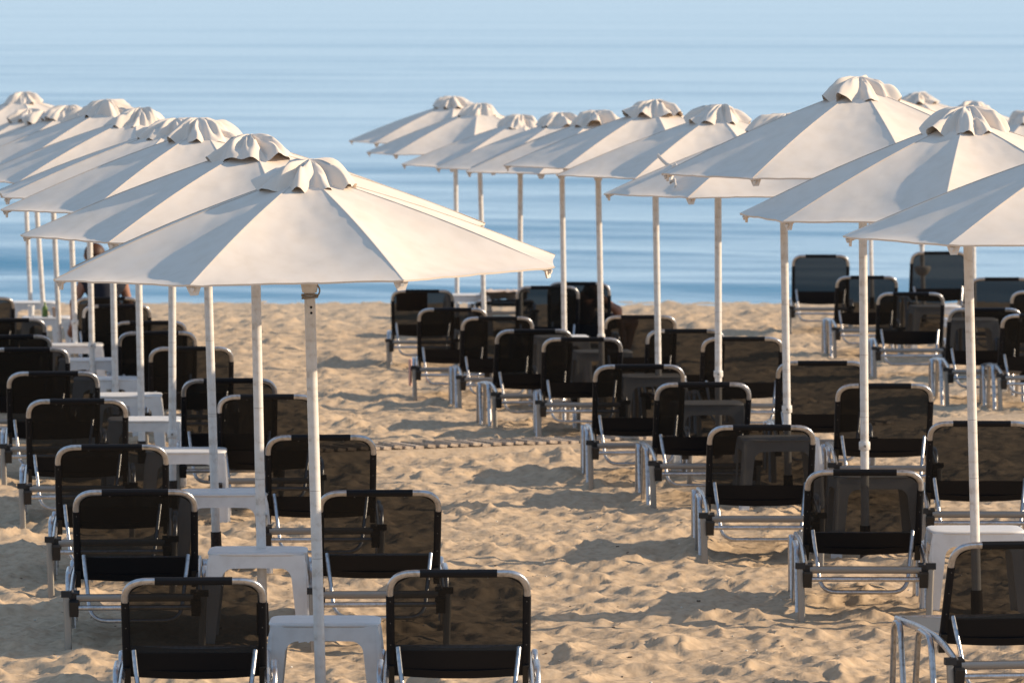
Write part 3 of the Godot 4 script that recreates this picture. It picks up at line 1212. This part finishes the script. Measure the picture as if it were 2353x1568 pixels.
func build_people() -> void:
	var skin := mat(lin(0.33, 0.155, 0.095), 0.55)
	skin.subsurf_scatter_strength = 0.1
	var hair := mat(lin(0.055, 0.018, 0.008), 0.6)
	var navy := mat(lin(0.010, 0.012, 0.024), 0.85)
	var blue := mat(lin(0.02, 0.10, 0.28), 0.8)
	var white := mat(lin(0.7, 0.7, 0.7), 0.4)
	# the one who sits up, back to the land
	var seat: Node3D = get_node("sun_lounger_018")
	var o := base("person", seat.to_global(Vector3(-0.02, 0.0, -0.74)))
	o.position.y = ground(o.position.x, -o.position.z)
	o.rotation.y = seat.rotation.y
	tag(o, "person in a navy sleeveless shirt sitting upright on a lounger facing the sea", "person")
	var hd := Vector3(-0.10, 1.13, -0.02)
	var trunk := [[Vector3(-0.07, 0.45, 0), Vector3(0.07, 0.45, 0), 0.115, 0.115], [Vector3(0, 0.47, 0), Vector3(-0.01, 0.66, 0.02), 0.14, 0.13], [Vector3(-0.01, 0.66, 0.02), Vector3(-0.02, 0.84, 0.01), 0.135, 0.145],
		[Vector3(-0.12, 0.86, 0.01), Vector3(0.10, 0.86, 0.01), 0.095, 0.095], [Vector3(-0.19, 0.905, 0.0), Vector3(0.15, 0.905, 0.0), 0.062, 0.062]]
	var body := trunk + [[Vector3(-0.03, 0.92, 0.0), Vector3(-0.085, 1.05, -0.015), 0.058, 0.052]] + head(hd, Vector3(-0.2, -0.1, -0.97).normalized())
	# arms
	body += [[Vector3(-0.20, 0.905, 0.0), Vector3(-0.30, 0.68, 0.05), 0.052, 0.042], [Vector3(-0.30, 0.68, 0.05), Vector3(-0.315, 0.46, 0.06), 0.041, 0.029]] + hand(Vector3(-0.315, 0.455, 0.06), Vector3(-0.05, -0.55, -0.83).normalized(), Vector3(0.0, 0.83, -0.55).normalized())
	body += [[Vector3(0.17, 0.905, 0.0), Vector3(0.23, 0.67, -0.02), 0.052, 0.042], [Vector3(0.23, 0.67, -0.02), Vector3(0.15, 0.60, -0.26), 0.041, 0.029]] + hand(Vector3(0.15, 0.60, -0.26), Vector3(-0.3, 0.0, -0.95).normalized(), Vector3.UP)
	# legs drawn up on the lounger
	for s in [-1.0, 1.0]:
		body += [[Vector3(s * 0.09, 0.44, -0.02), Vector3(s * 0.12, 0.60, -0.42), 0.088, 0.060], [Vector3(s * 0.12, 0.60, -0.42), Vector3(s * 0.12, 0.40, -0.72), 0.058, 0.038], [Vector3(s * 0.12, 0.375, -0.70), Vector3(s * 0.13, 0.365, -0.90), 0.036, 0.026]]
	part("body", flesh(body, 0.013, 0.035), skin, o)
	var shirt := []
	for b in trunk:
		shirt.append([b[0], b[1], b[2] + 0.012, b[3] + 0.012])
	part("shirt", flesh(shirt, 0.016, 0.04), navy, o)
	part("hair", flesh([[hd + Vector3(0.0, 0.045, 0.03), hd + Vector3(0.0, 0.05, -0.02), 0.098, 0.09], [hd + Vector3(0, -0.02, 0.055), hd + Vector3(0, 0.03, 0.05), 0.07, 0.09]], 0.013, 0.04), hair, o)
	part("shorts", flesh([[Vector3(-0.08, 0.45, -0.01), Vector3(0.08, 0.45, -0.01), 0.13, 0.13], [Vector3(-0.09, 0.45, -0.03), Vector3(-0.115, 0.56, -0.28), 0.102, 0.085], [Vector3(0.09, 0.45, -0.03), Vector3(0.115, 0.56, -0.28), 0.102, 0.085]], 0.016, 0.04), blue, o)

	# the one lying back in the raised lounger, an arm and a leg over its side
	seat = get_node("sun_lounger_035")
	var q := base("person", seat.position)
	q.rotation = seat.rotation
	tag(q, "sunbather with bare shoulders lying back in a raised lounger, arm and leg over the side", "person")
	hd = Vector3(0.12, 0.705, -0.56)
	trunk = [[Vector3(-0.08, 0.44, -0.70), Vector3(0.08, 0.44, -0.70), 0.10, 0.10], [Vector3(0, 0.46, -0.68), Vector3(0.02, 0.58, -0.58), 0.12, 0.12], [Vector3(0.02, 0.56, -0.59), Vector3(0.04, 0.65, -0.53), 0.12, 0.10], [Vector3(-0.13, 0.635, -0.53), Vector3(0.20, 0.645, -0.53), 0.062, 0.062]]
	body = trunk + [[Vector3(0.05, 0.63, -0.53), Vector3(0.11, 0.67, -0.55), 0.05, 0.05]] + head(hd, Vector3(0.1, 0.25, -0.96).normalized())
	body += [[Vector3(0.21, 0.665, -0.52), Vector3(0.37, 0.56, -0.56), 0.05, 0.042], [Vector3(0.37, 0.56, -0.56), Vector3(0.42, 0.33, -0.62), 0.042, 0.029]] + hand(Vector3(0.42, 0.33, -0.62), Vector3(0.1, -0.98, -0.1).normalized(), Vector3.RIGHT)
	body += [[Vector3(-0.15, 0.66, -0.52), Vector3(-0.24, 0.50, -0.62), 0.05, 0.042], [Vector3(-0.24, 0.50, -0.62), Vector3(-0.12, 0.46, -0.80), 0.041, 0.029]] + hand(Vector3(-0.12, 0.46, -0.80), Vector3(0.5, 0.0, -0.86).normalized(), Vector3.UP)
	body += [[Vector3(0.09, 0.44, -0.72), Vector3(0.50, 0.42, -0.92), 0.085, 0.060], [Vector3(0.50, 0.42, -0.92), Vector3(0.44, 0.08, -0.86), 0.058, 0.038], [Vector3(0.44, 0.045, -0.84), Vector3(0.47, 0.03, -1.05), 0.036, 0.026]]
	body += [[Vector3(-0.09, 0.44, -0.72), Vector3(-0.11, 0.52, -1.12), 0.085, 0.060], [Vector3(-0.11, 0.52, -1.12), Vector3(-0.10, 0.40, -1.42), 0.058, 0.038], [Vector3(-0.10, 0.385, -1.42), Vector3(-0.11, 0.46, -1.55), 0.034, 0.026]]
	part("body", flesh(body, 0.013, 0.035), skin, q)
	part("hair", flesh([[hd + Vector3(0.0, 0.045, 0.035), hd + Vector3(0.0, 0.055, -0.01), 0.095, 0.085]], 0.013, 0.04), hair, q)
	part("swim_shorts", flesh([[Vector3(-0.08, 0.44, -0.71), Vector3(0.08, 0.44, -0.71), 0.115, 0.115], [Vector3(0.09, 0.445, -0.72), Vector3(0.30, 0.435, -0.82), 0.10, 0.085], [Vector3(-0.09, 0.445, -0.72), Vector3(-0.10, 0.48, -0.93), 0.10, 0.085]], 0.016, 0.04), navy, q)

# ---------------------------------------------------------------- small things
func cloth(called: String, m: Material, at_func: Callable, nu: int, nv: int) -> MeshInstance3D:
	var p := PackedVector3Array()
	for side in 2:
		for j in nv:
			for i in nu:
				p.append(at_func.call(i / float(nu - 1), j / float(nv - 1), side * 0.008))
	var mb := MB.new()
	mb.grid(p.slice(0, nu * nv), nu, nv, false, false)
	mb.grid(p.slice(nu * nv), nu, nv, false, true)
	return part(called, mb.mesh(), m, self)

func build_small_things() -> void:
	var nz := FastNoiseLite.new()
	nz.seed = 6
	nz.frequency = 3.0
	# a lounger laid flat with a pale towel on it
	var flat := lounger("black mesh sun lounger laid flat under a rumpled pale towel by the water", "black mesh sun loungers in rows", 1100, 1225, 690, 3.0, 0.15)
	var pale := mat(lin(0.62, 0.50, 0.42), 0.95)
	var t := cloth("beach_towel", pale, func(u: float, v: float, h: float) -> Vector3:
		var z := lerpf(0.12, -1.3, v)
		var x := lerpf(-0.27, 0.27, u)
		var y := 0.42 + 0.05 * exp(-pow((v - 0.12) * 5.0, 2.0)) if z > -0.42 else 0.365
		y += 0.03 * nz.get_noise_2d(x * 3.0, z * 3.0) + 0.02
		return Vector3(x, y - h, z), 16, 30)
	t.transform = flat.transform
	tag(t, "rumpled pale pinkish towel spread on the flat lounger by the water", "towel")
	# a dusky pink towel hung over the far side of a backrest
	var c10: Node3D = get_node("sun_lounger_028")
	var pink := mat(lin(0.33, 0.13, 0.15), 0.95)
	t = cloth("beach_towel", pink, func(u: float, v: float, h: float) -> Vector3:
		var l := lerpf(0.52, 0.26, v)
		var x := lerpf(-0.27, 0.05, u)
		var off := -0.03 - 0.012 * nz.get_noise_2d(x * 4.0, l * 2.0)
		return Vector3(x, 0.30 + l * sin(1.02) + off * -cos(1.02), -0.42 + l * cos(1.02) + off * sin(1.02) - h), 12, 12)
	t.transform = c10.transform
	tag(t, "dusky pink towel hung on the sea side of a black lounger backrest", "towel")
	var c9: Node3D = get_node("sun_lounger_027")
	var rose := mat(lin(0.62, 0.38, 0.32), 0.95)
	t = cloth("beach_towel", rose, func(u: float, v: float, h: float) -> Vector3:
		return Vector3(-0.385 - h + 0.012 * sin(u * 9.0), lerpf(0.33, 0.09, v), lerpf(-0.18, 0.0, u) + 0.02 * sin(v * 4.0)), 8, 8)
	t.transform = c9.transform
	tag(t, "pale rose cloth hanging down from the side rail of a lounger", "towel")
	# things on a far table
	var tab: Node3D = get_node("side_table_009")
	var spots := [[-0.16, 0.10, lin(0.7, 0.68, 0.66), 0.035, 0.12, "drinking_cup", "white cup on the far table by the water", "cup"], [-0.02, 0.05, lin(0.10, 0.17, 0.03), 0.03, 0.15, "bottle", "green bottle on the far table by the water", "bottle"], [0.10, 0.12, lin(0.45, 0.30, 0.22), 0.05, 0.1, "jar", "beige squat jar on the far table by the water", "jar"]]
	for s in spots:
		var mb := MB.new()
		var r: float = s[3]
		var hh: float = s[4]
		if s[7] == "bottle":
			mb.lathe(PackedVector2Array([Vector2(0, hh), Vector2(r * 0.38, hh), Vector2(r * 0.38, hh * 0.78), Vector2(r, hh * 0.6), Vector2(r, 0.0), Vector2(0, 0)]), 14)
		else:
			mb.lathe(PackedVector2Array([Vector2(0, hh * 0.9), Vector2(r * 0.9, hh * 0.9), Vector2(r * 0.95, hh), Vector2(r, hh), Vector2(r * 0.8, 0.0), Vector2(0, 0)]), 14)
		var o := part(s[5], mb.mesh(), mat(s[2], 0.4), self, tab.to_global(Vector3(s[0], 0.432, s[1])))
		tag(o, s[6], s[7])
	# dish on the pole of the outermost row
	var pole: Node3D = get_node("beach_parasol_024")
	var mb2 := MB.new()
	mb2.lathe(PackedVector2Array([Vector2(0.025, 0.60), Vector2(0.085, 0.60), Vector2(0.095, 0.585), Vector2(0.085, 0.54), Vector2(0.05, 0.50), Vector2(0.025, 0.49)]), 20)
	part("dish", mb2.mesh(), M.pole, pole)
	# first parasol: holes in the pole, cord round the hub
	pole = get_node("beach_parasol")
	for y in [1.887, 1.861]:
		mb2 = MB.new()
		mb2.tube(PackedVector3Array([Vector3(0.006, y, 0.022), Vector3(0.006, y, 0.0255)]), 0.006, 0.006, Vector3.UP, 8)
		part("hole", mb2.mesh(), M.hole, pole)
	mb2 = MB.new()
	var loop := PackedVector3Array()
	for k in 60:
		var f := TAU * k / 20.0
		loop.append(Vector3(cos(f) * 0.035, 1.94 + 0.006 * sin(f * 0.7) - 0.0035 * (k / 20), sin(f) * 0.035))
	for k in 8:
		loop.append(Vector3(0.035 + 0.012 * sin(k * 0.7), 1.935 + 0.012 * k, 0.01))
	mb2.tube(loop, 0.004, 0.004, Vector3.UP, 6)
	part("cord", mb2.mesh(), M.rope, pole)
	# a knotted strap on one canopy and a loose tab on another
	pole = get_node("beach_parasol_014")
	mb2 = MB.new()
	var strap := PackedVector3Array()
	for q in [[1511, 356, 35.0], [1522, 368, 34.95], [1533, 378, 34.9], [1546, 384, 34.8], [1552, 378, 34.7], [1556, 388, 34.6], [1546, 402, 34.45], [1540, 418, 34.3], [1550, 413, 34.3], [1552, 428, 34.25]]:
		strap.append(pole.to_local(pt(q[0], q[1], q[2])))
	mb2.tube(strap, 0.014, 0.006, Vector3(0.3, 0.8, 0.5), 6)
	part("tie_strap", mb2.mesh(), M.canvas, pole)
	pole = get_node("beach_parasol_011")
	mb2 = MB.new()
	mb2.tube(PackedVector3Array([pole.to_local(pt(2206, 452, 24.9)), pole.to_local(pt(2202, 440, 24.9)), pole.to_local(pt(2198, 433, 24.9))]), 0.016, 0.010, Vector3.RIGHT, 8)
	part("tie_tab", mb2.mesh(), M.canvas, pole)
	# a red ribbon on the third pole
	pole = get_node("beach_parasol_002")
	var red := mat(lin(0.22, 0.02, 0.03), 0.8)
	mb2 = MB.new()
	mb2.box(Vector3(-0.068, 1.62, -0.004), Vector3(-0.023, 1.70, 0.004))
	part("ribbon", mb2.mesh(), red, pole)
	# bits of shell and straw on the sand
	for pass_ in 2:
		var mb := MB.new()
		for k in 420:
			var d := 19.0 + 16.0 * pow(rng.randf(), 1.3)
			var x := rng.randf_range(-0.11, 0.11) * d
			var c := Vector3(x, ground(x, d) + sand_relief(x, -d) + 0.003, -d)
			var s := rng.randf_range(0.002, 0.0055)
			var bs := Basis(Vector3.UP, rng.randf() * TAU) * Basis(Vector3.RIGHT, rng.randf_range(-0.5, 0.5))
			var lg := 1.0 if pass_ == 0 else rng.randf_range(1.2, 2.8)
			mb.box(Vector3(-s * lg, -s * 0.5, -s), Vector3(s * lg, s * 0.5, s * 0.6), Transform3D(bs, c))
		var o := part("shell_bits" if pass_ == 0 else "straw_bits", mb.mesh(), mat(lin(0.72, 0.68, 0.6), 0.6) if pass_ == 0 else mat(lin(0.05, 0.03, 0.02), 0.9), self)
		tag(o, "tiny white shell bits scattered over the sand" if pass_ == 0 else "tiny dark bits of straw scattered over the sand", "shells" if pass_ == 0 else "straw", "", "stuff")
